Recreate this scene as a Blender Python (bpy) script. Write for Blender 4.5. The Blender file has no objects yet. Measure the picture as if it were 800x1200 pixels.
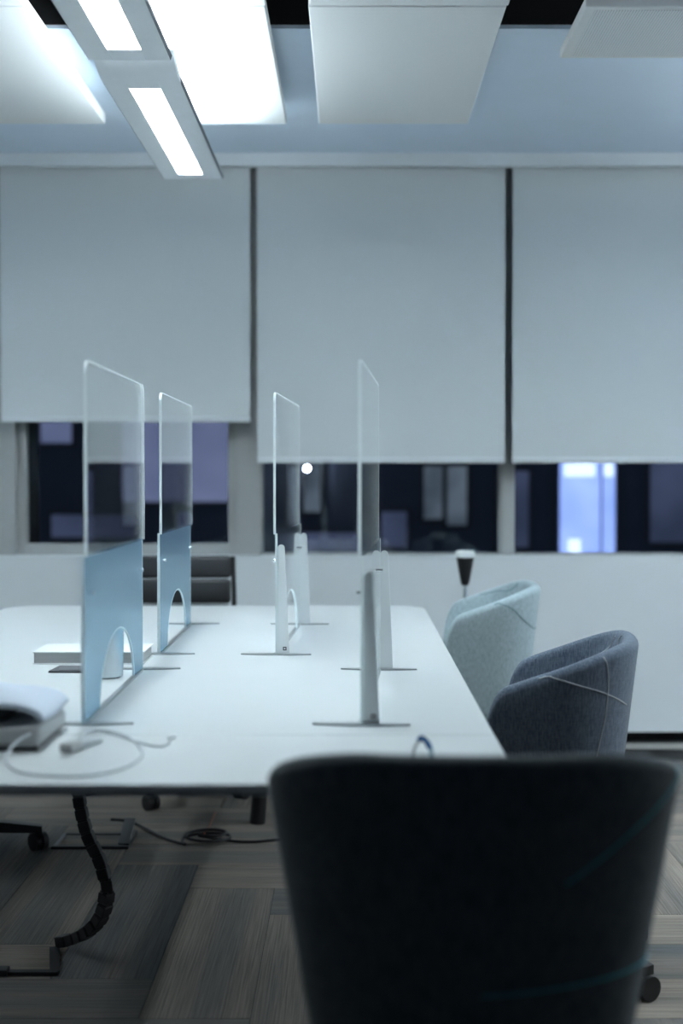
import bpy, bmesh, math, random
from mathutils import Vector, Matrix
random.seed(7)
S = bpy.context.scene
COL = S.collection
PI = math.pi

# ---------------------------------------------------------------- camera
cam_d = bpy.data.cameras.new('camera')
cam = bpy.data.objects.new('camera', cam_d); COL.objects.link(cam)
cam_d.sensor_fit = 'VERTICAL'; cam_d.sensor_height = 36.0; cam_d.lens = 50.0
cam_d.shift_x = -11 / 1200
cam.location = (0, 0, 1.21)
cam.rotation_euler = (math.radians(90 - 1.48), 0, 0)
cam_d.dof.use_dof = True; cam_d.dof.focus_distance = 3.75; cam_d.dof.aperture_fstop = 1.8
cam_d.clip_end = 200
S.camera = cam

# ---------------------------------------------------------------- world (night outside), exposure
W = bpy.data.worlds.new('night'); S.world = W; W.use_nodes = True
W.node_tree.nodes['Background'].inputs[0].default_value = (0.06, 0.08, 0.11, 1)
W.node_tree.nodes['Background'].inputs[1].default_value = 0.13
S.view_settings.view_transform = 'Standard'; S.view_settings.look = 'None'
S.view_settings.gamma = 1; S.view_settings.exposure = 1.45; S.view_settings.use_curve_mapping = False
LAMP_COL = (0.82, 0.94, 1.0)
S.cycles.transparent_max_bounces = 48; S.cycles.glossy_bounces = 8; S.cycles.max_bounces = 14
DOWN, UP = 21.0, 12.0            # strength of the lamps' lower and upper panels

# ---------------------------------------------------------------- materials
MATS = {}
def nodes(name):
    m = bpy.data.materials.new(name); m.use_nodes = True
    nt = m.node_tree; nt.nodes.clear()
    out = nt.nodes.new('ShaderNodeOutputMaterial')
    MATS[name] = m
    return m, nt, out
def N(nt, typ, **kw):
    n = nt.nodes.new(typ)
    for k, v in kw.items():
        if k in n.inputs: n.inputs[k].default_value = v
        else: setattr(n, k, v)
    return n
def c4(c): return (c[0], c[1], c[2], 1)
def plain(name, col, rough=0.5, metal=0.0, var=0.06, scale=40.0, bump=0.0, stretch=(1,1,1), coat=0.0, sheen=0.0, spec=0.5):
    """principled surface with a noise that varies colour a little and, if asked, relief"""
    m, nt, out = nodes(name)
    p = N(nt, 'ShaderNodeBsdfPrincipled', Roughness=rough, Metallic=metal)
    p.inputs['Coat Weight'].default_value = coat; p.inputs['Sheen Weight'].default_value = sheen
    p.inputs['Specular IOR Level'].default_value = spec
    tc = N(nt, 'ShaderNodeTexCoord'); mp = N(nt, 'ShaderNodeMapping', Scale=stretch)
    nz = N(nt, 'ShaderNodeTexNoise', Scale=scale, Detail=4.0)
    mx = N(nt, 'ShaderNodeMix', data_type='RGBA')
    mx.inputs['A'].default_value = c4([x*(1-var) for x in col]); mx.inputs['B'].default_value = c4([min(1, x*(1+var)) for x in col])
    for s_ in mx.inputs:
        if s_.type == 'RGBA' and s_.name == 'A': s_.default_value = c4([x*(1-var) for x in col])
        if s_.type == 'RGBA' and s_.name == 'B': s_.default_value = c4([min(1, x*(1+var)) for x in col])
    L = nt.links.new
    L(tc.outputs['Object'], mp.inputs[0]); L(mp.outputs[0], nz.inputs['Vector'])
    L(nz.outputs[0], mx.inputs[0])
    L([o for o in mx.outputs if o.type == 'RGBA'][0], p.inputs['Base Color'])
    if bump:
        b = N(nt, 'ShaderNodeBump', Strength=bump, Distance=0.002)
        L(nz.outputs[0], b.inputs['Height']); L(b.outputs[0], p.inputs['Normal'])
    L(p.outputs[0], out.inputs[0])
    return m
def emit(name, col, st):
    m, nt, out = nodes(name)
    e = N(nt, 'ShaderNodeEmission', Color=c4(col), Strength=st)
    nt.links.new(e.outputs[0], out.inputs[0]); return m
def emit_noise(name, c1, c2, st, scale=1.5):
    m, nt, out = nodes(name)
    tc = N(nt, 'ShaderNodeTexCoord'); nz = N(nt, 'ShaderNodeTexNoise', Scale=scale, Detail=2.0)
    r = N(nt, 'ShaderNodeValToRGB'); r.color_ramp.elements[0].color = c4(c1); r.color_ramp.elements[1].color = c4(c2)
    r.color_ramp.elements[0].position = .35; r.color_ramp.elements[1].position = .65
    e = N(nt, 'ShaderNodeEmission', Strength=st)
    nt.links.new(tc.outputs['Object'], nz.inputs['Vector']); nt.links.new(nz.outputs[0], r.inputs[0])
    nt.links.new(r.outputs[0], e.inputs[0]); nt.links.new(e.outputs[0], out.inputs[0]); return m
def sheet_glass(name, tint=(1,1,1), f0=0.04, rough=0.0, haze=0.0):
    """thin clear sheet: straight-through transmission plus Schlick reflection"""
    m, nt, out = nodes(name); L = nt.links.new
    lw = N(nt, 'ShaderNodeLayerWeight', Blend=0.5)
    pw = N(nt, 'ShaderNodeMath', operation='POWER'); pw.inputs[1].default_value = 5.0
    ml = N(nt, 'ShaderNodeMath', operation='MULTIPLY_ADD'); ml.inputs[1].default_value = 1-f0; ml.inputs[2].default_value = f0
    L(lw.outputs['Facing'], pw.inputs[0]); L(pw.outputs[0], ml.inputs[0])
    tr = N(nt, 'ShaderNodeBsdfTransparent', Color=c4(tint)); gl = N(nt, 'ShaderNodeBsdfGlossy', Roughness=rough); gl.inputs['Color'].default_value = (1, 1, 1, 1)
    base = tr.outputs[0]
    if haze:
        df = N(nt, 'ShaderNodeBsdfDiffuse', Color=(.85,.9,.93,1)); mh = N(nt, 'ShaderNodeMixShader'); mh.inputs[0].default_value = haze
        L(tr.outputs[0], mh.inputs[1]); L(df.outputs[0], mh.inputs[2]); base = mh.outputs[0]
    mx = N(nt, 'ShaderNodeMixShader')
    L(ml.outputs[0], mx.inputs[0]); L(base, mx.inputs[1]); L(gl.outputs[0], mx.inputs[2]); L(mx.outputs[0], out.inputs[0])
    return m
def frosted(name, col):
    """frosted tinted sheet: blurred see-through, a little scatter, sheen at grazing angles"""
    m, nt, out = nodes(name); L = nt.links.new
    tc = N(nt, 'ShaderNodeTexCoord'); nz = N(nt, 'ShaderNodeTexNoise', Scale=60.0, Detail=3.0)
    rr = N(nt, 'ShaderNodeMapRange'); rr.inputs['To Min'].default_value = .16; rr.inputs['To Max'].default_value = .3
    L(tc.outputs['Object'], nz.inputs['Vector']); L(nz.outputs[0], rr.inputs[0])
    tl = N(nt, 'ShaderNodeBsdfTranslucent', Color=c4(col)); df = N(nt, 'ShaderNodeBsdfDiffuse', Color=c4(col))
    tp_ = N(nt, 'ShaderNodeBsdfTransparent', Color=c4(col))
    rf = N(nt, 'ShaderNodeBsdfRefraction', Color=c4(col), IOR=1.12, Roughness=.42)
    m1 = N(nt, 'ShaderNodeMixShader'); m1.inputs[0].default_value = .4
    L(tl.outputs[0], m1.inputs[1]); L(df.outputs[0], m1.inputs[2])
    m0 = N(nt, 'ShaderNodeMixShader'); m0.inputs[0].default_value = .42
    L(rf.outputs[0], m0.inputs[1]); L(tp_.outputs[0], m0.inputs[2])
    m2 = N(nt, 'ShaderNodeMixShader'); m2.inputs[0].default_value = .86
    L(m1.outputs[0], m2.inputs[1]); L(m0.outputs[0], m2.inputs[2])
    gl = N(nt, 'ShaderNodeBsdfGlossy', Color=(.8,.92,1,1)); L(rr.outputs[0], gl.inputs['Roughness'])
    lw = N(nt, 'ShaderNodeLayerWeight', Blend=0.5)
    pw = N(nt, 'ShaderNodeMath', operation='POWER'); pw.inputs[1].default_value = 6.0
    L(lw.outputs['Facing'], pw.inputs[0])
    m3 = N(nt, 'ShaderNodeMixShader'); L(pw.outputs[0], m3.inputs[0]); L(m2.outputs[0], m3.inputs[1]); L(gl.outputs[0], m3.inputs[2])
    L(m3.outputs[0], out.inputs[0]); return m
def fabric(name, c1, c2, scale=260.0, rough=0.9):
    """woven upholstery: two yarn colours in fine vertical slubs"""
    m, nt, out = nodes(name); L = nt.links.new
    tc = N(nt, 'ShaderNodeTexCoord'); mp = N(nt, 'ShaderNodeMapping', Scale=(1, 1, .12))
    nz = N(nt, 'ShaderNodeTexNoise', Scale=scale, Detail=3.0)
    mp2 = N(nt, 'ShaderNodeMapping', Scale=(.25, .25, 1)); nz2 = N(nt, 'ShaderNodeTexNoise', Scale=scale, Detail=2.0)
    ad = N(nt, 'ShaderNodeMath', operation='MULTIPLY_ADD'); ad.inputs[1].default_value = .4
    r = N(nt, 'ShaderNodeValToRGB'); r.color_ramp.elements[0].position = .5; r.color_ramp.elements[1].position = .85
    r.color_ramp.elements[0].color = c4(c1); r.color_ramp.elements[1].color = c4(c2)
    p = N(nt, 'ShaderNodeBsdfPrincipled', Roughness=rough); p.inputs['Sheen Weight'].default_value = .15
    p.inputs['Specular IOR Level'].default_value = .2
    b = N(nt, 'ShaderNodeBump', Strength=.4, Distance=.0015)
    L(tc.outputs['Object'], mp.inputs[0]); L(mp.outputs[0], nz.inputs['Vector'])
    L(tc.outputs['Object'], mp2.inputs[0]); L(mp2.outputs[0], nz2.inputs['Vector'])
    L(nz2.outputs[0], ad.inputs[0]); L(nz.outputs[0], ad.inputs[2])
    L(ad.outputs[0], r.inputs[0]); L(r.outputs[0], p.inputs['Base Color'])
    L(ad.outputs[0], b.inputs['Height']); L(b.outputs[0], p.inputs['Normal']); L(p.outputs[0], out.inputs[0]); return m
def carpet(name):
    """loop-pile plank: lengthwise (local X) streaks of warm and cool grey, shifted per plank"""
    m, nt, out = nodes(name); L = nt.links.new
    tc = N(nt, 'ShaderNodeTexCoord'); oi = N(nt, 'ShaderNodeObjectInfo')
    mu = N(nt, 'ShaderNodeMath', operation='MULTIPLY'); mu.inputs[1].default_value = 50.0
    cb = N(nt, 'ShaderNodeCombineXYZ'); va = N(nt, 'ShaderNodeVectorMath', operation='ADD')
    L(oi.outputs['Random'], mu.inputs[0]); L(mu.outputs[0], cb.inputs[1]); L(mu.outputs[0], cb.inputs[0])
    L(tc.outputs['Object'], va.inputs[0]); L(cb.outputs[0], va.inputs[1])
    mpA = N(nt, 'ShaderNodeMapping', Scale=(.35, 9, 1)); nA = N(nt, 'ShaderNodeTexNoise', Scale=1.0, Detail=1.0)
    mpB = N(nt, 'ShaderNodeMapping', Scale=(4, 230, 1)); nB = N(nt, 'ShaderNodeTexNoise', Scale=1.0, Detail=3.0)
    L(va.outputs[0], mpA.inputs[0]); L(mpA.outputs[0], nA.inputs['Vector'])
    L(va.outputs[0], mpB.inputs[0]); L(mpB.outputs[0], nB.inputs['Vector'])
    # tone of the plank: warm/cool by random + broad streak
    ad = N(nt, 'ShaderNodeMath', operation='MULTIPLY_ADD'); ad.inputs[1].default_value = .45
    L(oi.outputs['Random'], ad.inputs[0]); L(nA.outputs[0], ad.inputs[2])
    r = N(nt, 'ShaderNodeValToRGB'); e = r.color_ramp.elements
    e[0].position = .42; e[0].color = c4((.135, .140, .142)); e[1].position = .98; e[1].color = c4((.29, .25, .212))
    k = e.new(.68); k.color = c4((.20, .18, .162))
    L(ad.outputs[0], r.inputs[0])
    rb = N(nt, 'ShaderNodeMapRange'); rb.inputs['From Min'].default_value = .3; rb.inputs['From Max'].default_value = .7
    rb.inputs['To Min'].default_value = .72; rb.inputs['To Max'].default_value = 1.28
    L(nB.outputs[0], rb.inputs[0])
    vm = N(nt, 'ShaderNodeVectorMath', operation='SCALE'); L(r.outputs[0], vm.inputs[0]); L(rb.outputs[0], vm.inputs['Scale'])
    p = N(nt, 'ShaderNodeBsdfPrincipled', Roughness=.95); p.inputs['Specular IOR Level'].default_value = .15
    b = N(nt, 'ShaderNodeBump', Strength=.5, Distance=.003)
    L(vm.outputs[0], p.inputs['Base Color']); L(nB.outputs[0], b.inputs['Height']); L(b.outputs[0], p.inputs['Normal'])
    L(p.outputs[0], out.inputs[0]); return m
def perforated(name, col):
    m, nt, out = nodes(name); L = nt.links.new
    tc = N(nt, 'ShaderNodeTexCoord'); mp = N(nt, 'ShaderNodeMapping', Scale=(130, 130, 130))
    vo = N(nt, 'ShaderNodeTexVoronoi', Scale=1.0, Randomness=0.0)
    r = N(nt, 'ShaderNodeValToRGB'); r.color_ramp.interpolation = 'CONSTANT'
    r.color_ramp.elements[0].color = c4([x*.55 for x in col]); r.color_ramp.elements[1].color = c4(col); r.color_ramp.elements[1].position = .28
    p = N(nt, 'ShaderNodeBsdfPrincipled', Roughness=.5)
    L(tc.outputs['Object'], mp.inputs[0]); L(mp.outputs[0], vo.inputs['Vector']); L(vo.outputs['Distance'], r.inputs[0])
    L(r.outputs[0], p.inputs['Base Color']); L(p.outputs[0], out.inputs[0]); return m

M_wall   = plain('white_wall_paint', (.80, .84, .86), .55, var=.02, scale=8)
M_plaster= plain('ceiling_plaster', (.70, .81, .93), .7, var=.03, scale=5)
M_fascia = plain('pelmet_paint', (.70, .74, .76), .6, var=.02)
M_black  = plain('black_void_paint', (.006, .006, .007), .9, var=.2)
M_recess = plain('dark_recess', (.012, .013, .014), .8)  # near-black colour carries the shade inside the floor gaps
M_frame  = plain('window_frame_grey', (.42, .435, .43), .45, var=.04)
M_frameD = plain('window_gap_grey', (.12, .125, .13), .6, var=.04)
M_blind  = plain('blind_fabric', (.68, .72, .73), .85, var=.05, scale=700, bump=.15, stretch=(1, 1, 1))
M_hem    = plain('blind_hem_bar', (.72, .76, .78), .4, var=.02)
M_raft   = plain('acoustic_raft', (.78, .80, .80), .8, var=.03, scale=120, bump=.1)
M_perf   = perforated('perforated_metal', (.78, .81, .82))
M_table  = plain('white_table_laminate', (.71, .74, .745), .32, var=.015, scale=10)
M_tedge  = plain('table_edge_grey', (.30, .32, .33), .5)
M_bmetal = plain('black_powder_coat', (.012, .012, .013), .45, var=.2)
M_chrome = plain('chrome', (.75, .78, .80), .18, metal=1, var=.03)
M_alu    = plain('luminaire_grey', (.88, .92, .95), .45, var=.03, scale=20)
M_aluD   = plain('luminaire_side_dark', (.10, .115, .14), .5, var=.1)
M_lou    = plain('louvre_white', (.85, .88, .9), .4)
M_down   = emit('lamp_lower_panel', LAMP_COL, DOWN)
M_up     = emit('lamp_upper_panel', LAMP_COL, UP)
M_acr    = sheet_glass('clear_acrylic', (.99, .995, .995), haze=.012)
def edge_mat(name):
    m, nt, out = nodes(name); L = nt.links.new
    nz = N(nt, 'ShaderNodeTexNoise', Scale=30.0)
    r = N(nt, 'ShaderNodeValToRGB'); r.color_ramp.elements[0].color = (.88, .95, .96, 1); r.color_ramp.elements[1].color = (.97, 1, 1, 1)
    tl = N(nt, 'ShaderNodeBsdfTranslucent'); df = N(nt, 'ShaderNodeBsdfDiffuse'); gl = N(nt, 'ShaderNodeBsdfGlossy', Roughness=.25)
    L(nz.outputs[0], r.inputs[0]); L(r.outputs[0], tl.inputs[0]); L(r.outputs[0], df.inputs[0])
    a = N(nt, 'ShaderNodeMixShader'); a.inputs[0].default_value = .2; L(tl.outputs[0], a.inputs[1]); L(df.outputs[0], a.inputs[2])
    b = N(nt, 'ShaderNodeMixShader'); b.inputs[0].default_value = .12; L(a.outputs[0], b.inputs[1]); L(gl.outputs[0], b.inputs[2])
    L(b.outputs[0], out.inputs[0]); return m
M_edge   = edge_mat('acrylic_edge_glow')  # whitish translucent colour stands in for light guided to the sheet edges
M_frost  = frosted('frosted_blue_acrylic', (.58, .77, .88))
M_post   = plain('post_satin_white', (.80, .84, .85), .35, var=.02)
M_foot   = plain('foot_plate_steel', (.42, .45, .46), .3, metal=.6, var=.05)
M_pane   = sheet_glass('window_glass', (.8, .85, .9), f0=.05)
M_carpet = carpet('carpet_plank_pile')
M_sub    = plain('floor_screed', (.02, .02, .02), .9)
M_strip  = plain('floor_trim_strip', (.36, .35, .33), .6)
M_grille = plain('grille_dark_metal', (.05, .05, .052), .45, metal=.5)
M_fabPale= fabric('pale_mint_upholstery', (.30, .39, .42), (.47, .57, .61), 330.0)
M_fabGrey= fabric('slate_blue_upholstery', (.075, .105, .15), (.16, .195, .25))
M_fabDark= fabric('dark_navy_upholstery', (.046, .060, .066), (.092, .112, .124))
M_thTeal = plain('teal_stitch', (.06, .34, .42), .8)
M_thTealP= plain('grey_green_stitch', (.16, .27, .29), .8)
M_thWhite= plain('white_stitch', (.55, .58, .60), .8)
M_leather= plain('black_leather', (.035, .038, .042), .42, var=.15, scale=90, bump=.2)
M_rubber = plain('black_plastic', (.012, .012, .013), .5, var=.2)
M_paper  = plain('book_white_cover', (.84, .86, .86), .5, var=.02)
M_pages  = plain('book_page_block', (.40, .41, .41), .9, var=.25, scale=300, stretch=(.02, .02, 1))
M_dcard  = plain('dark_card', (.07, .075, .085), .5)
M_lcard  = plain('grey_card', (.12, .125, .14), .5)
M_mug    = plain('white_glaze', (.70, .78, .82), .2, coat=.5)
M_felt   = plain('pale_lilac_felt', (.62, .68, .77), .95, var=.08, scale=200, bump=.4)
M_feltin = plain('dark_lining', (.03, .032, .036), .9)
M_gbox   = plain('grey_plastic', (.48, .50, .50), .5)
M_gboxD  = plain('dark_grey_plastic', (.14, .15, .155), .5)
M_cable  = plain('white_cable', (.62, .66, .68), .45)
M_blue   = plain('blue_plastic', (.02, .12, .36), .25, coat=.6)
M_clr    = sheet_glass('clear_plastic', (.72, .86, .93), f0=.1, haze=.25)
M_red    = plain('rust_orange_cable', (.34, .09, .04), .6)
M_facade = plain('facade_night', (.22, .25, .34), .9, var=.3, scale=2)
M_white  = plain('white_cap', (.82, .85, .86), .4)
M_litb   = emit_noise('lit_room_blue', (.20, .29, .66), (.34, .44, .85), .8, 1.2)
M_litw   = emit('lit_room_bright', (.72, .82, 1.0), .85)  # brighter zones of the lit far window, added as glowing patches
M_lav    = emit_noise('lit_room_lavender', (.10, .115, .20), (.17, .185, .29), .5, .9)
M_dim    = emit_noise('dim_room_grey', (.025, .032, .042), (.08, .095, .11), .75, 1.6)
M_dimp   = emit_noise('dim_room_violet', (.014, .018, .032), (.034, .04, .068), 1.0, 1.0)
M_glint  = emit('wall_lamp_globe', (.85, .92, 1.0), 55.0)

# ---------------------------------------------------------------- mesh helpers
class MB:
    def __init__(s): s.bm = bmesh.new()
    def verts_box(s, x0, x1, y0, y1, z0, z1):
        v = [s.bm.verts.new(p) for p in ((x0,y0,z0),(x1,y0,z0),(x1,y1,z0),(x0,y1,z0),(x0,y0,z1),(x1,y0,z1),(x1,y1,z1),(x0,y1,z1))]
        for f in ((0,3,2,1),(4,5,6,7),(0,1,5,4),(1,2,6,5),(2,3,7,6),(3,0,4,7)): s.bm.faces.new([v[i] for i in f])
        return v
    def box(s, x0, x1, y0, y1, z0, z1, bev=0, seg=2):
        v = s.verts_box(x0, x1, y0, y1, z0, z1)
        if bev:
            ed = list({e for q in v for e in q.link_edges})
            bmesh.ops.bevel(s.bm, geom=ed, offset=bev, segments=seg, affect='EDGES', profile=.5)
        return s
    def prism(s, poly, axis, a, b):
        """poly: list of 2D points; axis the extrusion axis ('x','y','z')"""
        def P(p, t):
            return {'x': (t, p[0], p[1]), 'y': (p[0], t, p[1]), 'z': (p[0], p[1], t)}[axis]
        A = [s.bm.verts.new(P(p, a)) for p in poly]; B = [s.bm.verts.new(P(p, b)) for p in poly]
        s.bm.faces.new(A); s.bm.faces.new(B[::-1])
        n = len(poly)
        for i in range(n): s.bm.faces.new((A[i], A[(i+1) % n], B[(i+1) % n], B[i]))
        return s
    def tube(s, pts, r, n=8, rr=None):
        pts = [Vector(p) for p in pts]; rings = []
        up = Vector((0, 0, 1)); prev = None
        for i, p in enumerate(pts):
            t = (pts[min(i+1, len(pts)-1)] - pts[max(i-1, 0)]).normalized()
            if prev is None:
                a = t.cross(up)
                if a.length < 1e-3: a = t.cross(Vector((1, 0, 0)))
            else: a = prev - t*prev.dot(t)
            a.normalize(); b = t.cross(a); prev = a
            R = rr[i] if rr else r
            rings.append([s.bm.verts.new(p + (a*math.cos(2*PI*k/n) + b*math.sin(2*PI*k/n))*R) for k in range(n)])
        for i in range(len(rings)-1):
            for k in range(n): s.bm.faces.new((rings[i][k], rings[i][(k+1) % n], rings[i+1][(k+1) % n], rings[i+1][k]))
        s.bm.faces.new(rings[0][::-1]); s.bm.faces.new(rings[-1]); return s
    def lathe(s, prof, c=(0,0,0), n=24):
        rings = []
        for r, z in prof:
            rings.append([s.bm.verts.new((c[0]+r*math.cos(2*PI*k/n), c[1]+r*math.sin(2*PI*k/n), c[2]+z)) for k in range(n)])
        for i in range(len(rings)-1):
            for k in range(n): s.bm.faces.new((rings[i][k], rings[i][(k+1) % n], rings[i+1][(k+1) % n], rings[i+1][k]))
        s.bm.faces.new(rings[0][::-1]); s.bm.faces.new(rings[-1]); return s
    def build(s, name, mat, parent=None, smooth=False, loc=None, rotz=0, kind=None, angle=40):
        bmesh.ops.recalc_face_normals(s.bm, faces=s.bm.faces[:])
        me = bpy.data.meshes.new(name); s.bm.to_mesh(me); s.bm.free()
        me.materials.append(mat)
        if smooth:
            for p in me.polygons: p.use_smooth = True
            me.set_sharp_from_angle(angle=math.radians(angle))
        o = bpy.data.objects.new(name, me); COL.objects.link(o)
        if parent: o.parent = parent
        if loc: o.location = loc
        o.rotation_euler.z = rotz
        if kind: o['kind'] = kind
        return o
def tag(o, label, cat, group=None):
    o['label'] = label; o['category'] = cat
    if group: o['group'] = group
    return o
def thing(name, label, cat, loc=(0,0,0), rotz=0, group=None):
    o = bpy.data.objects.new(name, None); COL.objects.link(o); o.empty_display_size = .1
    o.location = loc; o.rotation_euler.z = rotz
    return tag(o, label, cat, group)
def struct(mb, name, mat, **kw): return mb.build(name, mat, kind='structure', **kw)
def copy_tree(o, parent=None):
    c = o.copy(); COL.objects.link(c); c.parent = parent
    for ch in [x for x in bpy.data.objects if x.parent == o]: copy_tree(ch, c)
    return c
def spline(pts, n=8):
    """Catmull-Rom through the points"""
    P = [Vector(p) for p in pts]; P = [P[0]*2-P[1]] + P + [P[-1]*2-P[-2]]; out = []
    for i in range(1, len(P)-2):
        for k in range(n):
            t = k/n; a, b, c, d = P[i-1], P[i], P[i+1], P[i+2]
            out.append(.5*((2*b) + (c-a)*t + (2*a-5*b+4*c-d)*t*t + (3*b-a-3*c+d)*t**3))
    out.append(P[-2]); return out

XL, XR, YB, YW = -3.4, 3.4, 0.9, 6.40     # room extents and the window wall

# ---------------------------------------------------------------- floor
fl = struct(MB().box(XL, XR, YB, 6.0, -.05, -.006), 'floor', M_sub)
w, L_ = .25, 1.0
ox, oy = -.474, 3.14
pl = None
def add_plank(cx, cy, rot):
    global pl
    if pl is None:
        pl = MB().box(-L_/2+.0012, L_/2-.0012, -w/2+.0012, w/2-.0012, -.006, 0).build('carpet_plank', M_carpet, fl); o = pl
    else:
        o = pl.copy(); COL.objects.link(o); o.parent = fl
    o.location = (cx, cy, random.uniform(-.0006, .0004)); o.rotation_euler.z = rot
def inside(x0, x1, y0, y1): return x1 > -2.6 and x0 < 2.6 and y1 > 1.6 and y0 < 6.0
for m_ in range(-6, 7):
    for k in range(-40, 41):
        x = ox + k*w + m_*L_; y = oy - k*w + m_*L_
        for (x0, x1, y0, y1, r) in ((x, x+w, y, y+L_, PI/2), (x, x+L_, y+L_, y+L_+w, 0)):
            if x0 > -2.7 and x1 < 2.9 and y0 > 1.4 and y1 <= 6.02: add_plank((x0+x1)/2, (y0+y1)/2, r)
            elif inside(x0, x1, y0, y1) and y0 < 5.95:
                # plank cut at the convector trench or the room edge
                a0, a1, b0, b1 = max(x0, -2.7), min(x1, 2.9), max(y0, 1.4), min(y1, 6.0)
                if a1-a0 > .02 and b1-b0 > .02:
                    hw, hl = (b1-b0)/2, (a1-a0)/2
                    if r: hl, hw = hw, hl
                    o = MB().box(-hl+.0012, hl-.0012, -hw+.0012, hw-.0012, -.006, 0).build('carpet_plank', M_carpet, fl)
                    o.location = ((a0+a1)/2, (b0+b1)/2, 0); o.rotation_euler.z = r
# convector trench with roll-up grille, trim strip and recess under the wall panel
struct(MB().box(XL, XR, 6.245, 6.385, -.05, .002), 'trim_1', M_strip)
struct(MB().box(XL, XR, 6.385, 6.60, -.05, .0), 'trim_2', M_recess)
struct(MB().box(XL, XR, 6.46, 6.60, 0, .05), 'recess_back', M_recess)  # back of the gap under the wall panel, its shade painted near-black
g = thing('floor_grille', 'dark metal convector grille set in floor below white wall', 'grille', (0, 6.0, 0))
MB().box(XL, XR, 0, .012, -.05, .003).build('grille_frame', M_grille, g)
MB().box(XL, XR, .233, .245, -.05, .003).build('grille_frame', M_grille, g)
MB().box(XL, XR, .012, .233, -.05, -.045).build('trench_bottom', M_recess, g)
b = MB()
for i in range(int((2.4)/.016)):
    x = .6 + i*.016
    b.prism([(x, .012), (x+.007, .012), (x+.037, .233), (x+.030, .233)], 'z', -.012, 0)
b.build('grille_bars', M_grille, g, kind='stuff')

# ---------------------------------------------------------------- window wall
struct(MB().box(XL, XR, YW, 6.60, .05, .835), 'wall_back', M_wall)
struct(MB().box(XL, XR, 6.397, 6.60, .835, .848, bev=.002), 'trim_3', M_wall)
MUL = [(-1.60, -1.515), (-.515, -.405), (.677, .739), (1.83, 1.895)]
for i, (a, c) in enumerate(MUL):
    struct(MB().box(a, c, 6.43, 6.56, .848, 2.62, bev=.004), 'trim_%d' % (i+4), M_frame)
struct(MB().box(XL, MUL[0][0], 6.43, 6.56, .848, 2.62), 'wall_back_left', M_wall)
struct(MB().box(MUL[3][1], XR, 6.43, 6.56, .848, 2.62), 'wall_back_right', M_wall)
for i in range(3):
    x0, x1 = MUL[i][1], MUL[i+1][0]
    wn = bpy.data.objects.new('window_%d' % (i+1), None); COL.objects.link(wn); wn['kind'] = 'structure'; wn.location = (x0, 6.5, .848)
    wd = x1-x0; t = .042 if i == 0 else .006; tb = .052 if i == 0 else .008
    MB().box(0, t, -.04, .03, 0, 1.77, bev=.003).build('window_frame', M_frame, wn)
    MB().box(wd-t, wd, -.04, .03, 0, 1.77, bev=.003).build('window_frame', M_frame, wn)
    MB().box(t, wd-t, -.04, .03, 0, tb, bev=.003).build('window_frame', M_frame, wn)
    MB().box(t, wd-t, -.04, .03, 1.72, 1.77).build('window_frame', M_frame, wn)
    MB().box(t, wd-t, .0, .006, tb, 1.72).build('pane', M_pane, wn)
    if i == 0:
        MB().box(t, t+.045, .006, .03, tb, 1.72).build('glazing_bead', M_rubber, wn)

struct(MB().box(XL-.1, XL, YB, 6.60, 0, 3.05), 'wall_left', M_wall)
struct(MB().box(XR, XR+.1, YB, 6.60, 0, 3.05), 'wall_right', M_wall)
# roller blinds
BL = [(-1.552, -.446, 1.446, 'grey roller blind left, pulled up higher than the other two'),
      (-.415, .684, 1.264, 'grey roller blind in the middle, between two dark gaps'),
      (.718, 1.82, 1.264, 'grey roller blind at the right, cut by the picture edge')]
for x0, x1, zb, lab in BL:
    t = thing('roller_blind', lab, 'blind', ((x0+x1)/2, 6.33, zb), 0, 'roller blinds on the window wall')
    h = (x1-x0)/2
    MB().box(-h, h, -.0008, .0008, .02, 2.60-zb).build('blind_cloth', M_blind, t)
    MB().box(-h, h, -.008, .008, 0, .026, bev=.005).build('hem_bar', M_hem, t)
    mb = MB(); mb.tube([(-h, 0.03, 2.585-zb), (h, .03, 2.585-zb)], .024, 12); mb.build('roller_tube', M_hem, t, smooth=True)

# ---------------------------------------------------------------- ceiling
struct(MB().box(XL, XR, YB, 6.6, 3.05, 3.15), 'ceiling', M_black)
struct(MB().box(XL, XR, 4.53, 6.26, 2.62, 2.632), 'ceiling_border', M_plaster)
struct(MB().box(XL, XR, 6.26, 6.285, 2.562, 2.70, bev=.003), 'trim_8', M_fascia)
struct(MB().box(XL, XR, 6.285, 6.60, 2.62, 2.70), 'ceiling_pocket', M_frameD)
struct(MB().box(XL, XR, 4.53, 4.55, 2.632, 3.05), 'ceiling_upstand', M_black)
def raft(x0, x1, y0, y1, z, lab):
    t = thing('acoustic_raft', lab, 'ceiling panel', ((x0+x1)/2, (y0+y1)/2, z), 0, 'white ceiling rafts')
    hx, hy = (x1-x0)/2, (y1-y0)/2
    MB().box(-hx, hx, -hy, hy, 0, .04, bev=.003).build('board', M_raft, t)
    for sx in (-1, 1):
        for sy in (-1, 1):
            mb = MB(); mb.tube([(sx*(hx-.06), sy*(hy-.1), .04), (sx*(hx-.06), sy*(hy-.1), (2.62 if (y0+y1)/2+sy*(hy-.1) > 4.53 else 3.05)-z)], .0018, 6)
            mb.build('hanger_wire', M_chrome, t)
RX = [(-1.448, -.902), (-.782, -.237), (-.117, .429)]
nm = ['leftmost white ceiling raft, cut by the left edge', 'brightest white ceiling raft, right behind the lamp', 'white ceiling raft right of the lamp, between two black gaps']
nm2 = ['white ceiling raft at the top left corner above the lamp', 'white ceiling raft above the near lamp', 'thin sliver of white ceiling raft at the top edge']
for (a, c), l1, l2 in zip(RX, nm, nm2):
    raft(a, c, 3.955, 5.26, 2.50, l1)
    raft(a+.004, c+.004, 2.62, 3.945, 2.50, l2)
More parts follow.
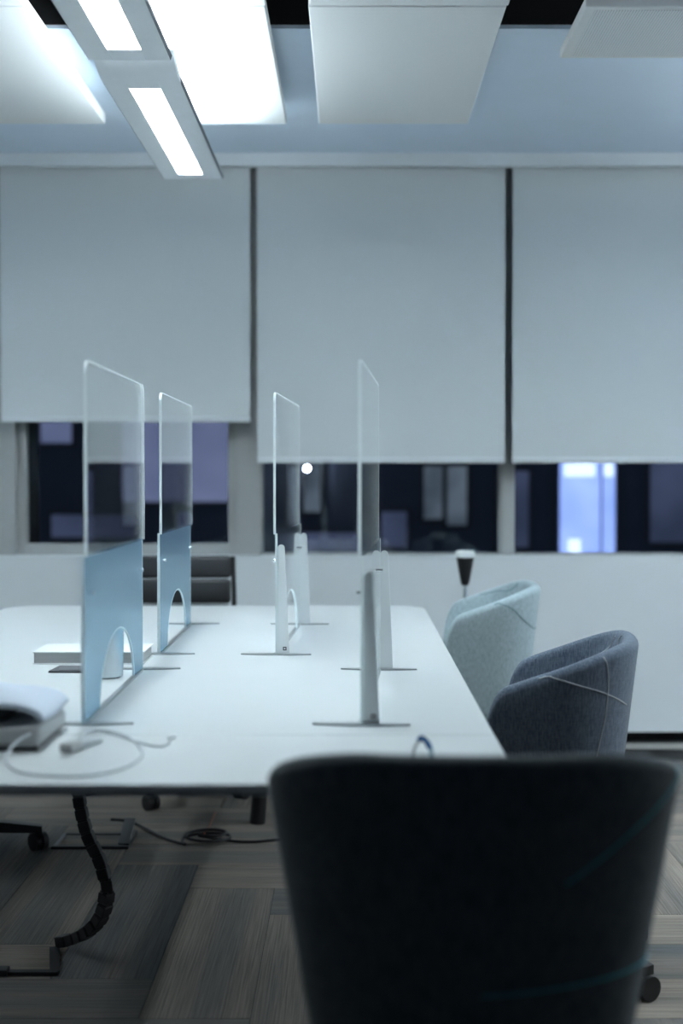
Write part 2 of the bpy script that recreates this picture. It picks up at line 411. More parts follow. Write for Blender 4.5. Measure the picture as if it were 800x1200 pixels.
t = thing('perforated_panel', 'perforated grey metal ceiling panel at the top right corner', 'ceiling panel', (1.115, 4.155, 2.487))
MB().box(-.475, .475, -.237, .237, .0, .03, bev=.004).build('tray', M_raft, t)
MB().box(-.445, .445, -.215, .215, -.0012, .001).build('perforated_face', M_perf, t)
for sx in (-1, 1):
    mb = MB(); mb.tube([(sx*.3, 0, .03), (sx*.3, 0, .55)], .002, 6); mb.build('hanger_wire', M_chrome, t)
t = thing('ceiling_tray', 'plain bluish ceiling tray above the perforated panel', 'ceiling panel', (1.14, 3.26, 2.515))
MB().box(-.45, .45, -.62, .62, 0, .03, bev=.004).build('tray', M_plaster, t)
for sx in (-1, 1):
    mb = MB(); mb.tube([(sx*.3, 0, .03), (sx*.3, 0, .535)], .002, 6); mb.build('hanger_wire', M_chrome, t)

# ---------------------------------------------------------------- pendant luminaires
def luminaire(lab, x, y0, y1, z, round_near):
    """linear pendant, axis along Y; origin at the middle of its underside"""
    Ln = (y1-y0); hl = Ln/2; t = thing('pendant_luminaire', lab, 'ceiling lamp', (x, (y0+y1)/2, z), 0, 'linear pendant lamps')
    hw, di, e = .106, .043, .09
    # lower frame: two rails and two end plates around the light opening
    for s in (-1, 1):
        MB().box(min(s*di, s*hw), max(s*di, s*hw), -hl+.16, hl, 0, .012, bev=.002).build('rail', M_alu, t)
    MB().box(-di, di, hl-e, hl, 0, .012).build('end_plate', M_alu, t)
    MB().box(-di, di, -hl+.16, -hl+.21, 0, .012).build('end_plate', M_alu, t)
    n = 8; pts = []
    for i in range(n+1):
        a = i/n*PI/2; pts.append((-hl+.16-.16*math.sin(a), .045*(1-math.cos(a))))
    MB().prism(pts + [(-hl+.008, .052), (-hl+.16, .012)], 'x', -hw, hw).build('curved_end', M_alu, t, smooth=True)
    for s in (-1, 1):
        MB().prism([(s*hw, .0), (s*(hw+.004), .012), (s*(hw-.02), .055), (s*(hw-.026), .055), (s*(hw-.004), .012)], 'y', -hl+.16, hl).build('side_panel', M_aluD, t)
    MB().box(-hw+.02, hw-.02, hl-.006, hl, .012, .055).build('end_cap', M_alu, t)
    MB().box(-di, di, -hl+.21, hl-e, .010, .014).build('light_panel', M_down, t)
    b = MB(); y = -hl+.225
    while y < hl-e:
        b.box(-di, di, y, y+.0012, .001, .009); y += .028
    b.build('louvre', M_lou, t)
    MB().box(-.085, .085, -hl+.12, hl-.40, .05, .056).build('upper_light_panel', M_up, t)
    for yy in (-hl+.3, hl-.3):
        mb = MB(); mb.tube([(0, yy, .056), (0, yy, (2.50 if abs(x) < 1.0 else 2.62 if (y0+y1)/2+yy > 4.53 else 3.05)-z)], .0013, 6); mb.build('suspension_wire', M_chrome, t)
    for s in (-.012, .012):
        mb = MB(); mb.tube([(s, -hl-.055, .03), (s, -hl+.02, .03)], .0025, 6); mb.build('connector_pin', M_chrome, t)
    return t
luminaire('grey linear pendant lamp hanging in full view before blinds', -.573, 3.775, 5.20, 2.285, True)
luminaire('grey linear pendant lamp cut off by the top edge', -.573, 2.30, 3.715, 2.285, True)
luminaire('linear pendant lamp over the right aisle, nearer the windows', 1.82, 3.775, 5.20, 2.285, True)
luminaire('linear pendant lamp over the right aisle, nearer the camera', 1.82, 2.30, 3.715, 2.285, True)
luminaire('linear pendant lamp beside the right wall, nearer the windows', 2.85, 3.775, 5.20, 2.285, True)
luminaire('linear pendant lamp beside the right wall, nearer the camera', 2.85, 2.30, 3.715, 2.285, True)
luminaire('linear pendant lamp over the left aisle', -2.75, 3.775, 5.20, 2.285, True)

# ---------------------------------------------------------------- outside: building across the street
def s14(px): return (px-411)/1667*14.0
def z14(py): return 1.21-(py-557)/1667*14.0
bd = thing('neighbouring_building', 'dark building across the street with a few lit windows', 'building', (0, 14.0, -4))
MB().box(-9, 9, .06, 4, 0, 9).build('facade_wall', M_facade, bd)
def far_window(x0, x1, z0, z1, mat, fr=.03, shape=None):
    f = MB().box(x0-fr, x1+fr, .02, .07, z0-fr+4, z1+fr+4).build('window_surround', M_frameD, bd)
    MB().box(x0, x1, .005, .03, z0+4, z1+4).build('pane', mat, f)
    return f
f = far_window(2.06, 2.60, .28, 1.75, M_litb)
MB().box(2.10, 2.40, -.01, .01, 5.20, 5.33).build('bright_patch', M_litw, f)
MB().box(2.49, 2.58, -.01, .01, 5.20, 5.33).build('bright_patch', M_litw, f)
MB().box(2.14, 2.26, -.01, .01, 4.42, 4.58).build('bright_patch', M_litw, f)
MB().box(2.455, 2.475, -.012, .02, 4.28, 5.75).build('window_mullion', M_frame, f)
far_window(-2.25, -1.12, .95, 1.9, M_lav)
far_window(-3.05, -2.75, 1.53, 1.9, M_lav)
far_window(-2.95, -2.1, .60, .82, M_dimp)
far_window(.72, .90, .78, 1.30, M_dim)
far_window(.95, 1.14, .72, 1.30, M_dim)
far_window(.30, .55, .5, .85, M_dimp)
far_window(-.72, 0.2, .46, .64, M_dimp)
far_window(-.46, -.30, .85, 1.35, M_dim)
far_window(2.95, 3.4, .55, 1.35, M_dimp)
far_window(1.45, 1.75, .5, 1.25, M_dimp)
wl = thing('wall_lamp', 'round white lamp glowing on the dark building outside', 'lamp', (s14(360), 13.9, z14(549)))
mb = MB(); mb.lathe([(.002, -.018), (.012, -.014), (.018, 0), (.012, .014), (.002, .018)], n=12); mb.build('globe', M_glint, wl, smooth=True)
mb = MB(); mb.tube([(0, .015, 0), (0, .13, 0)], .006, 6); mb.build('bracket', M_bmetal, wl)

# ---------------------------------------------------------------- meeting table
TZ = .73
TX0, TX1, TY0, TY1 = -1.245, .266, 2.195, 5.23
tb = thing('meeting_table', 'long white meeting table with rounded corners and black legs', 'table', (0, 0, 0))
def round_rect(x0, x1, y0, y1, r, corners, n=8):
    out = []
    for cx, cy, a0, on in ((x1, y1, 0, corners[0]), (x0, y1, 90, corners[1]), (x0, y0, 180, corners[2]), (x1, y0, 270, corners[3])):
        if not on: out.append((cx, cy)); continue
        ccx = cx-r if cx == x1 else cx+r; ccy = cy-r if cy == y1 else cy+r
        for i in range(n+1):
            a = math.radians(a0+90*i/n); out.append((ccx+r*math.cos(a), ccy+r*math.sin(a)))
    return out
def slab(poly, z0, z1, bev):
    mb = MB(); mb.prism(poly, 'z', z0, z1)
    ed = [e for e in mb.bm.edges if abs(e.verts[0].co.z-e.verts[1].co.z) < 1e-6]
    bmesh.ops.bevel(mb.bm, geom=ed, offset=bev, segments=2, affect='EDGES', profile=.5); return mb
slab(round_rect(TX0, TX1, 2.622, TY1, .13, (1, 1, 0, 0)), TZ-.010, TZ, .002).build('tabletop', M_table, tb)
slab(round_rect(TX0+.03, TX1-.03, TY0+.03, TY1-.03, .11, (1, 1, 1, 1)), TZ-.024, TZ-.010, .003).build('underboard', M_tedge, tb)
slab(round_rect(TX0, TX1, TY0, 2.619, .13, (0, 0, 1, 1)), TZ-.010, TZ, .002).build('tabletop', M_table, tb)
MB().box(TX0+.12, TX1-.12, TY0+.25, TY1-.2, TZ-.06, TZ-.024, bev=.004).build('apron_beam', M_bmetal, tb)
for x, y in ((TX1-.10, TY0+.33), (TX1-.10, TY1-.28), (TX0+.02, TY0+.33), (TX0+.02, 3.90)):
    MB().box(x-.03, x+.03, y-.03, y+.03, .0, TZ-.024, bev=.005).build('leg', M_bmetal, tb)
mb = MB(); mb.tube([(-.325, 4.92, 0.0), (-.27, 4.92, .70)], .03, 10, rr=[.028, .020]); mb.build('leg', M_bmetal, tb, smooth=True)

# ---------------------------------------------------------------- protective desk screens
def desk_screen(lab, x, y, rot, side):
    t = thing('desk_screen', lab, 'desk screen', (x, y, TZ), rot, 'protective screens on the table')
    Ln, H, th = .78, .702, .006
    lower = M_frost if side < 0 else M_acr
    def rr(y0, y1, z0, z1, r):
        p = [(y0, z0), (y1, z0)]
        for i in range(7):
            a = math.radians(90*i/6); p.append((y1-r+r*math.cos(a), z1-r+r*math.sin(a)))
        for i in range(7):
            a = math.radians(90+90*i/6); p.append((y0+r+r*math.cos(a), z1-r+r*math.sin(a)))
        return p
    sx = -side*.0035
    up = MB().prism(rr(.004, Ln-.004, .322, H-.0025, .0275), 'x', sx-th/2, sx+th/2).build('upper_sheet', M_acr, t)
    # polished rim of the clear sheet, guided light put into its pale colour
    outer = rr(0, Ln, .322, H, .03); inner = rr(.004, Ln-.004, .322, H-.0025, .0275)
    mb = MB(); rows = []
    for P in (outer, inner):
        for xx in (sx-th/2-.0002, sx+th/2+.0002): rows.append([mb.bm.verts.new((xx, p[0], p[1])) for p in P[1:] + P[:1]])
    n = len(outer)
    for i in range(n-1):
        for a, c in ((0, 1), (0, 2), (1, 3)):
            mb.bm.faces.new((rows[a][i], rows[a][i+1], rows[c][i+1], rows[c][i]))
    mb.build('polished_edge', M_edge, up)
    # frosted lower sheet with pass-through arch
    sx2 = side*.0015
    ac, aw, ah = .405, .235, .138
    poly = [(0, .004), (ac-aw, .004)]
    NA = 20
    arch = []
    for i in range(NA+1):
        a = PI-PI*i/NA; arch.append((ac+aw*math.cos(a), .004+ah*math.sin(a)))
    top = [(Ln, .325), (0, .325)]
    # quads between arch and the outline
    mb = MB()
    def quadstrip(A, B):
        fa = [[mb.bm.verts.new((sx2+d, p[0], p[1])) for p in A] for d in (-.002, .002)]
        fb = [[mb.bm.verts.new((sx2+d, p[0], p[1])) for p in B] for d in (-.002, .002)]
        for d in (0, 1):
            for i in range(len(A)-1): mb.bm.faces.new((fa[d][i], fa[d][i+1], fb[d][i+1], fb[d][i]))
        for i in range(len(A)-1):
            mb.bm.faces.new((fa[0][i], fa[0][i+1], fa[1][i+1], fa[1][i])); mb.bm.faces.new((fb[0][i], fb[0][i+1], fb[1][i+1], fb[1][i]))
        for j in (0, len(A)-1): mb.bm.faces.new((fa[0][j], fb[0][j], fb[1][j], fa[1][j]))
    A = [(0, .004)] + arch + [(Ln, .004)]
    B = [(0, .325)] + [(Ln*(i+.5)/(NA+1)*1.0, .325) for i in range(NA+1)] + [(Ln, .325)]
    quadstrip(A, B)
    lo = mb.build('lower_sheet', lower, t)
    mb = MB(); mb.tube([(sx2, p[0], p[1]) for p in arch], .0028, 6); mb.build('arch_edge', M_edge, lo, smooth=True)
    MB().box(sx2-.003, sx2+.003, -.004, .0, .002, .325).build('polished_edge', M_edge, lo)
    MB().box(sx2-.0025, sx2+.0025, Ln, Ln+.002, .002, .325).build('polished_edge', M_edge, lo)
    # base rail between the two feet
    MB().box(-.006, .006, .0, Ln, .0, .004).build('base_rail', M_foot, t)
    for k, yy in enumerate((0.0, Ln)):
        # tapered upright fin
        f = [(0, .003)]; wb, wt, hp = (.031, .019, .295) if side > 0 else (.006, .005, .295)
        pts = [(.0, .003), (wb, .003)]
        for i in range(9):
            a = PI*i/8; pts.append((wt/2+wt/2*math.cos(a), hp-wt/2+wt/2*math.sin(a)))
        ya, yb = (yy+.002, yy+.010) if k == 0 else (yy-.010, yy-.002)
        off = .004 if side > 0 else .001
        p = MB().prism([(side*(off+q[0]), q[1]) for q in pts], 'y', ya, yb).build('upright', M_post, t, smooth=True)
        if k == 0 and side > 0:
            MB().box(side*(off+wb*.62)-.0048, side*(off+wb*.62)+.0048, ya-.0008, ya, .012, .0216).build('emblem', M_dcard, p)
            MB().box(side*(off+wb*.62)-.002, side*(off+wb*.62)+.002, ya-.0012, ya-.0006, .0148, .0188).build('emblem_mark', M_post, p)
        # lens-shaped foot plate
        lens = []
        for i in range(13):
            q = -1+2*i/12; lens.append((q*.094, yy-.016*(1-q*q)))
        for i in range(1, 12):
            q = 1-2*i/12; lens.append((q*.094, yy+.016*(1-q*q)))
        MB().prism(lens, 'z', 0, .0035).build('foot_plate', M_foot, t)
        ys = .045 if k == 0 else Ln-.06
        mb = MB(); mb.tube([(-.012, ys, .25), (.012, ys, .25)], .0045, 10); mb.build('screw', M_chrome, t, smooth=True)
    return t
desk_screen('clear screen with blue frosted base standing nearest at left', -.513, 2.73, math.radians(.2), -1)
desk_screen('clear screen with blue frosted base in far left row, behind the nearest', -.512, 3.80, math.radians(.4), -1)
desk_screen('tall clear screen seen edge on in front, nearest the right table edge', .020, 2.72, math.radians(-3.6), 1)
desk_screen('clear screen seen edge on near middle of table, further back', -.200, 3.79, math.radians(-2.6), 1)

# ---------------------------------------------------------------- casters and chairs
def caster(parent, x, y, ang):
    c = MB(); r = .029
    c.tube([(-.022, 0, r), (-.004, 0, r)], r, 16); c.tube([(.004, 0, r), (.022, 0, r)], r, 16); c.box(-.004, .004, -.012, .012, .02, .062)
    o = c.build('caster', M_rubber, parent, smooth=True); o.location = (x, y, 0); o.rotation_euler.z = ang; return o
def star_base(t, R, leg_mat, n=5, a0=0.0):
    for i in range(n):
        a = a0+2*PI*i/n; d = Vector((math.cos(a), math.sin(a), 0)); s = Vector((-d.y, d.x, 0))
        mb = MB(); vs = []
        for q, hw, z0, z1 in ((.02, .022, .075, .125), (R*.5, .019, .068, .105), (R, .016, .058, .080)):
            vs.append([mb.bm.verts.new(d*q + s*e*hw + Vector((0, 0, z))) for e, z in ((-1, z0), (1, z0), (1, z1), (-1, z1))])
        for i2 in range(2):
            for k in range(4): mb.bm.faces.new((vs[i2][k], vs[i2][(k+1) % 4], vs[i2+1][(k+1) % 4], vs[i2+1][k]))
        mb.bm.faces.new(vs[0]); mb.bm.faces.new(vs[2][::-1])
        lg = mb.build('base_leg', leg_mat, t)
        caster(lg, d.x*(R-.012), d.y*(R-.012), a+random.uniform(-.9, .9))
KR = .815                       # rim height at the back
HW, BD, YF = .300, .205, .185      # half width, depth behind centre, arm front
def plan(t):
    """t in 0..1 from the left arm front round the back to the right arm front; returns (x, y, nx, ny)"""
    n = 2.5; la = YF
    arc = .62; tot = 2*la+arc; s = t*tot
    if s < la: return -HW, YF-s, -1, 0
    if s > la+arc: return HW, s-la-arc, 1, 0
    a = PI*(s-la)/arc
    ca, sa = math.cos(a), math.sin(a)
    x = -HW*math.copysign(abs(ca)**(2/n), ca); y = -BD*abs(sa)**(2/n)
    nx = math.copysign(abs(x/HW)**(n-1)/HW, x); ny = -abs(y/BD)**(n-1)/BD
    l = math.hypot(nx, ny); return x, y, nx/l, ny/l
def rim(t):
    x, y, _, _ = plan(t)
    # distance from the back, 0..1
    q = (y+BD)/(YF+BD)
    h = KR - .128*max(0, q-.05)**1.1
    e = (YF-y)
    if e < .085: h = .47 + (h-.47)*math.sqrt(max(0, 1-(1-e/.085)**2))
    return h
def taper(z): return 1-.22*(KR-z)/.38
def shell_pt(t, z, off=0.0):
    x, y, nx, ny = plan(t); k = taper(z)
    return Vector(((x)*k + nx*off, (y)*k + ny*off, z))
def tub_chair(name, lab, mat, stitch_mat, loc, rotz, lines, raise_=0.0, a0=0.3):
    t = thing(name, lab, 'chair', (loc[0], loc[1], 0), rotz, 'upholstered tub chairs')
    NT, NZ, th = 72, 12, .042
    zb = .37; mb = MB(); rows = []
    ts = []
    for i in range(NT+1):
        u = i/NT; ts.append(.5-.5*math.cos(PI*u)*(.6+.4*abs(math.cos(PI*u))) )
    for tt in ts:
        h = rim(tt); row = []
        top = max(h-th/2, zb+.02)
        for j in range(NZ+1): row.append(shell_pt(tt, zb+(top-zb)*j/NZ))
        for j in range(1, 8):
            a = PI*j/8; row.append(shell_pt(tt, top, -th/2+th/2*math.cos(a)) + Vector((0, 0, th/2*math.sin(a))))
        for j in range(NZ+1): row.append(shell_pt(tt, top+(zb-top)*j/NZ, -th))
        rows.append([mb.bm.verts.new(p + Vector((0, 0, raise_))) for p in row])
    m = len(rows[0])
    for i in range(NT):
        for j in range(m): mb.bm.faces.new((rows[i][j], rows[i+1][j], rows[i+1][(j+1) % m], rows[i][(j+1) % m]))
    mb.bm.faces.new(rows[0]); mb.bm.faces.new(rows[-1][::-1])
    sh = mb.build('shell', mat, t, smooth=True, angle=60)
    # seat cushion filling the tub, with a rounded front
    pts = []
    for i in range(33):
        p = shell_pt(i/32, .42, -.02); pts.append((p.x, p.y))
    k = pts[-1]
    for i in range(1, 12):
        a = PI*i/12; pts.append((k[0]*math.cos(a), k[1]+.055*math.sin(a)))
    slab(pts, .345+raise_, .465+raise_, .022).build('seat_cushion', mat, t, smooth=True)
    for side, ln in lines:
        P = spline([(a, c, 0) for a, c in ln], 10); pp = []
        for q in P:
            tt, z = q.x, q.y
            z = min(z, rim(tt)-.006)
            if z > rim(tt)-th/2:   # over the rolled rim
                top = rim(tt)-th/2; dz = z-top; r_ = math.sqrt(max(0, (th/2)**2-dz*dz))
                base = shell_pt(tt, top, (-th/2+r_+.0006) if side > 0 else (-th/2-r_-.0006)); base.z = z
                pp.append(base + Vector((0, 0, raise_)))
            else: pp.append(shell_pt(tt, z, .0006 if side > 0 else -th-.0006) + Vector((0, 0, raise_)))
        mb = MB(); mb.tube(pp, .0017, 6); mb.build('stitch_line', stitch_mat, sh, smooth=True)
    mb = MB(); mb.lathe([(.10, .325+raise_), (.11, .345+raise_)], n=20); mb.build('seat_plate', M_bmetal, t)
    mb = MB(); mb.lathe([(.03, .10), (.03, .22), (.018, .225), (.018, .33+raise_)], n=16); mb.build('gas_column', M_bmetal, t, smooth=True)
    star_base(t, .312, M_bmetal, 4, a0)
    return t
# chair pulled up to the near end, back to the camera
tub_chair('tub_chair', 'dark navy tub chair in the foreground, back turned, teal seam lines', M_fabDark, M_thTeal, (.170, 2.015), 0,
          [(1, [(.80, .80), (.73, .765), (.65, .715), (.60, .675), (.565, .645)]), (1, [(.86, .497), (.74, .512), (.62, .508), (.50, .495)])], raise_=.032, a0=.31)
tub_chair('tub_chair', 'slate blue tub chair at the right table side, white seam lines', M_fabGrey, M_thWhite, (.503, 3.50), math.radians(78),
          [(1, [(.17, .76), (.24, .735), (.32, .71), (.42, .67)]), (1, [(.31, .80), (.325, .74), (.325, .66), (.31, .58), (.30, .5)]),
           (-1, [(.60, .80), (.63, .77), (.69, .74), (.75, .70)]), (-1, [(.55, .81), (.57, .78), (.56, .75), (.50, .70)])], a0=math.radians(-54-78))
tub_chair('tub_chair', 'pale mint tub chair by the far table corner, grey seam lines', M_fabPale, M_thTealP, (.49, 5.22), math.radians(87),
          [(1, [(.20, .77), (.26, .745), (.32, .70), (.40, .665), (.46, .66)]), (-1, [(.62, .80), (.68, .77), (.76, .765), (.82, .75)])], a0=.9)

def office_chair(lab, loc, rotz, a0):
    t = thing('office_chair', lab, 'chair', (loc[0], loc[1], 0), rotz, 'black leather office chairs')
    bk = bpy.data.objects.new('backrest', None)
    fr = MB(); fr.tube(spline([(-.215, -.215, .50), (-.225, -.235, .70), (-.218, -.258, .885)], 6), .010, 8); 
    f1 = fr.build('back_frame', M_bmetal, t, smooth=True)
    fr = MB(); fr.tube(spline([(.215, -.215, .50), (.225, -.235, .70), (.218, -.258, .885)], 6), .010, 8); fr.build('back_frame', M_bmetal, t, smooth=True)
    zs = [.50, .60, .70, .80, .89]
    for i in range(4):
        ym = -.205-.013*i
        MB().box(-.212, .212, ym-.022, ym+.022, zs[i]+.001, zs[i+1]-.002, bev=.014, seg=3).build('back_pad', M_leather, t, smooth=True)
    MB().box(-.235, .235, -.22, .24, .43, .50, bev=.025, seg=3).build('seat', M_leather, t, smooth=True)
    mb = MB(); mb.tube([(0, -.19, .44), (0, -.235, .52)], .02, 8); mb.build('back_support', M_chrome, t)
    mb = MB(); mb.lathe([(.03, .10), (.03, .25), (.018, .255), (.018, .43)], n=16); mb.build('gas_column', M_chrome, t, smooth=True)
    star_base(t, .32, M_bmetal, 5, a0)
    return t
office_chair('black leather office chair with padded rows at the far table end', (-.69, 5.42), PI, math.radians(12))
office_chair('office chair at the left table side, only one caster showing', (-1.31, 4.50), math.radians(-90), math.radians(102))

# ---------------------------------------------------------------- tapered stand behind the pale chair
st = thing('pole_stand', 'black tapered head with white cap on slim chrome pole behind pale chair', 'stand', (.452, 5.62, 0))
mb = MB(); mb.lathe([(.013, .775), (.018, .79), (.035, .885)], n=20); mb.build('tapered_head', M_rubber, st, smooth=True)
mb = MB(); mb.lathe([(.036, .885), (.039, .89), (.039, .905), (.034, .912), (.01, .913)], n=20); mb.build('cap', M_white, st, smooth=True)
mb = MB(); mb.lathe([(.009, .012), (.009, .776)], n=12); mb.build('pole', M_chrome, st, smooth=True)
mb = MB(); mb.lathe([(.13, 0), (.13, .006), (.02, .014), (.012, .03)], n=28); mb.build('base', M_bmetal, st, smooth=True)

# ---------------------------------------------------------------- things on the table
bk = thing('book', 'thick white covered book lying behind the nearest left screen', 'book', (-.665, 3.60, TZ))
MB().box(-.140, .135, .004, .170, .003, .029).build('page_block', M_pages, bk)
MB().box(-.143, .140, 0, .174, .029, .032, bev=.001).build('cover', M_paper, bk)
MB().box(-.143, .140, 0, .174, 0, .003, bev=.001).build('cover', M_paper, bk)
nb = thing('card_folder', 'small dark grey card folder lying in front of white book', 'folder', (-.675, 3.44, TZ), math.radians(-4))
MB().box(-.06, .06, 0, .10, 0, .005, bev=.001).build('folder_cover', M_dcard, nb)
MB().prism([(-.035, .004), (.055, .02), (.05, .09), (-.055, .085)], 'z', .005, .0065).build('card', M_lcard, nb)
mg = thing('mug', 'white mug standing behind the nearest left screen', 'mug', (-.582, 3.37, TZ))
mb = MB(); mb.lathe([(.034, 0), (.040, .004), (.042, .05), (.042, .120), (.039, .120), (.038, .01), (.002, .008)], n=28); mb.build('mug_body', M_mug, mg, smooth=True)
mb = MB(); mb.tube(spline([(-.01, .041, .09), (-.012, .062, .085), (-.012, .068, .06), (-.012, .058, .035), (-.01, .041, .03)], 5), .005, 8); mb.build('handle', M_mug, mg, smooth=True)

# grey box with a felt pouch on it
gb = thing('charger_box', 'grey plastic charger box under the pale felt pouch', 'box', (-.69, 2.56, TZ))
MB().box(-.14, .152, -.105, .12, .008, .043, bev=.012, seg=3).build('box_body', M_gbox, gb, smooth=True)
MB().box(-.135, .147, -.10, .115, 0, .010, bev=.003).build('base', M_gboxD, gb)
fp = thing('felt_pouch', 'pale lilac felt pouch with dark lining lying on grey box', 'pouch', (-.70, 2.58, TZ+.047))
def dome(hx, hy, h, x_c, z_c, name, mat, th=0):
    mb = MB(); nx, ny = 28, 14; G = []
    for i in range(nx+1):
        row = []
        for j in range(ny+1):
            u = math.sin((i/nx-.5)*PI); v = math.sin((j/ny-.5)*PI)
            z = h*(max(0, 1-abs(u)**2.6)**.5)*(max(0, 1-.35*abs(v)**3)**.5) + .003*math.sin(5*u+3*v)
            row.append(mb.bm.verts.new((x_c+hx*u, hy*v*(1-.06*abs(u)), z_c+z)))
        G.append(row)
    for i in range(nx):
        for j in range(ny): mb.bm.faces.new((G[i][j], G[i+1][j], G[i+1][j+1], G[i][j+1]))
    o = mb.build(name, mat, fp, smooth=True)
    if th:
        md = o.modifiers.new('solid', 'SOLIDIFY'); md.thickness = th; md.offset = -1
    return o
dome(.165, .115, .048, .0, .002, 'pouch_cover', M_felt, .010)
MB().box(-.13, .10, -.09, .10, .0005, .030, bev=.014, seg=3).build('lining', M_feltin, fp, smooth=True)

wc = thing('charging_cable', 'white charging cable looped near the front table edge', 'cable', (0, 0, 0))
def tp(px, py, dz=.0030):
    d = py-557+0.0; h = .48-dz; return ((px-411)/d*h, 1667*h/d, TZ+dz)
mb = MB(); mb.tube(spline([tp(51, 856, .033), tp(28, 864, .030), tp(12, 877, .016), tp(5, 893), tp(20, 906), tp(60, 911), tp(100, 911), tp(140, 903), tp(164, 889), tp(160, 874), tp(142, 862), tp(118, 857), tp(100, 860), tp(92, 868, .006)], 8), .0022, 8)
mb.build('cord', M_cable, wc, smooth=True)
mb = MB(); mb.tube(spline([tp(112, 857), tp(135, 863), tp(160, 871), tp(184, 876), tp(196, 873), tp(199, 867)], 8), .0020, 8); mb.build('cord', M_cable, wc, smooth=True)
px_, py_, _ = tp(86, 879)
pg = MB().box(-.013, .013, -.022, .022, 0, .017, bev=.005, seg=3).build('plug', M_gbox, wc, smooth=True, loc=(px_-.004, py_-.01, TZ+.0005), rotz=math.radians(-18))
mb = MB(); mb.tube([(0, .02, .009), (.008, .065, .008), (.012, .085, .006)], .006, 10, rr=[.008, .006, .004]); mb.build('strain_relief', M_cable, pg, smooth=True)
px_, py_, _ = tp(200, 866)
MB().box(-.004, .004, -.012, .012, 0, .007, bev=.002).build('connector', M_white, wc, loc=(px_, py_, TZ+.0005), rotz=math.radians(-20))
sp = thing('cable_adapter', 'small grey adapter lying at the edge of felt pouch', 'adapter', (*tp(58, 860)[:2], TZ), math.radians(-65))
MB().box(-.009, .009, -.02, .02, 0, .012, bev=.003).build('adapter_body', M_gbox, sp)
MB().box(-.006, .006, .02, .03, .003, .009).build('metal_tip', M_chrome, sp)

x_, y_, _ = tp(495, 889)
cl = thing('plastic_clip', 'small blue and clear plastic clip near the foreground chair', 'clip', (x_, y_+.01, TZ))
mb = MB(); mb.tube(spline([(-.016, 0, .0), (-.012, 0, .018), (-.004, 0, .031)], 5), .003, 8); mb.build('clip_leg', M_gbox, cl, smooth=True)
mb = MB(); mb.tube(spline([(.0165, 0, .0), (.015, 0, .014), (.008, 0, .026)], 5), .0042, 8); mb.build('clip_leg', M_clr, cl, smooth=True)
mb = MB(); mb.tube(spline([(-.006, 0, .029), (0, 0, .034), (.008, 0, .027), (.0135, 0, .017)], 5), .0048, 8); mb.build('clip_head', M_blue, cl, smooth=True)

# ---------------------------------------------------------------- things under the table
cc = thing('cable_chain', 'black segmented cable chain hanging from table down to floor', 'cable chain', (0, 0, 0))
path = spline([(-.69, 3.50, .668), (-.685, 3.50, .55), (-.675, 3.50, .43), (-.655, 3.50, .33), (-.62, 3.50, .25), (-.605, 3.50, .18), (-.62, 3.51, .115), (-.66, 3.54, .065), (-.71, 3.58, .032), (-.745, 3.60, .022)], 12)
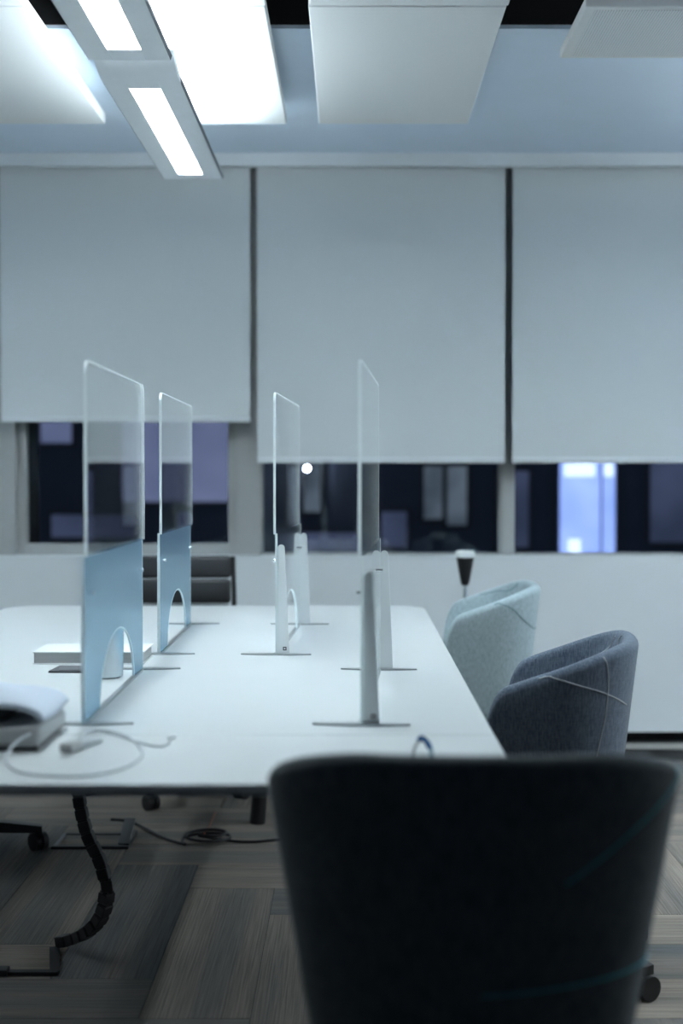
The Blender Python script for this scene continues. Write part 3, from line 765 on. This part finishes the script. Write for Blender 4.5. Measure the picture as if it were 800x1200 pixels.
# resample into equal links
acc = [0]
for a, c in zip(path, path[1:]): acc.append(acc[-1]+(c-a).length)
NL = 24; lk = None
def at(sv):
    for i in range(len(acc)-1):
        if acc[i+1] >= sv: return path[i].lerp(path[i+1], (sv-acc[i])/max(1e-9, acc[i+1]-acc[i]))
    return path[-1]
st_ = acc[-1]/NL
for i in range(NL):
    p = at((i+.5)*st_); q = at(min(acc[-1], (i+.95)*st_)) - at((i+.05)*st_)
    if lk is None:
        mb = MB(); mb.box(-.017, .017, -.014, .014, -st_*.46, st_*.38, bev=.002, seg=1); mb.box(-.012, .012, -.012, .012, -st_*.6, st_*.6); lk = mb.build('link', M_rubber, cc); o = lk
    else: o = lk.copy(); COL.objects.link(o); o.parent = cc
    o.location = p; o.rotation_mode = 'QUATERNION'; o.rotation_quaternion = q.to_track_quat('Z', 'Y')
pc = thing('power_cable', 'flat black cable running from chain end across the floor', 'cable', (0, 0, 0))
MB().prism([(-.768, 3.595), (-.742, 3.595), (-.708, 3.43), (-.708, 3.408), (-.83, 3.408), (-.83, 3.428), (-.732, 3.428)], 'z', .001, .009).build('cord', M_rubber, pc)
MB().box(-1.0, -.83, 3.40, 3.436, .001, .016, bev=.003).build('joint_sleeve', M_rubber, pc)

fb = thing('floor_box', 'dark floor outlet box with its lid raised beneath table', 'floor box', (-.845, 4.60, 0))
MB().box(-.125, .125, -.03, -.012, 0, .010).build('box_frame', M_bmetal, fb)
MB().box(.107, .125, -.012, .17, 0, .014).build('box_frame', M_bmetal, fb)
MB().box(-.125, -.113, -.012, .17, 0, .004).build('box_frame', M_lcard, fb)
MB().box(-.113, .107, .155, .17, 0, .004).build('box_frame', M_bmetal, fb)
MB().prism([(.02, .0), (.16, .05), (.155, .058), (.015, .008)], 'x', .085, .12).build('lid', M_gboxD, fb)
bc = thing('black_cord', 'black power cord lying coiled on the carpet beneath table', 'cord', (0, 0, 0))
def fp_(px, py, dz=.005):
    d = py-557; return ((px-411)/d*1.21, 1667*1.21/d, dz)
pts = [fp_(128, 973, .03), fp_(150, 972, .02), fp_(172, 977), fp_(192, 987), fp_(215, 994)]
for i in range(16):
    a = PI*1.0 - 2*PI*i/8+.4; k = 1-.02*i
    pts.append((-.475+.085*k*math.cos(a), 4.67+.075*k*math.sin(a), .006+.0018*i))
pts += [fp_(262, 990, .008), fp_(290, 991), fp_(318, 989), fp_(345, 985)]
mb = MB(); mb.tube(spline(pts, 6), .0048, 8); mb.build('cord', M_rubber, bc, smooth=True)
oc = thing('orange_cord', 'thin rust orange wire rising from the coiled black cord', 'wire', (0, 0, 0))
mb = MB(); mb.tube(spline([fp_(238, 984, .012), fp_(243, 975), fp_(247, 966), fp_(251, 956)], 5), .0028, 6); mb.build('wire', M_red, oc, smooth=True)
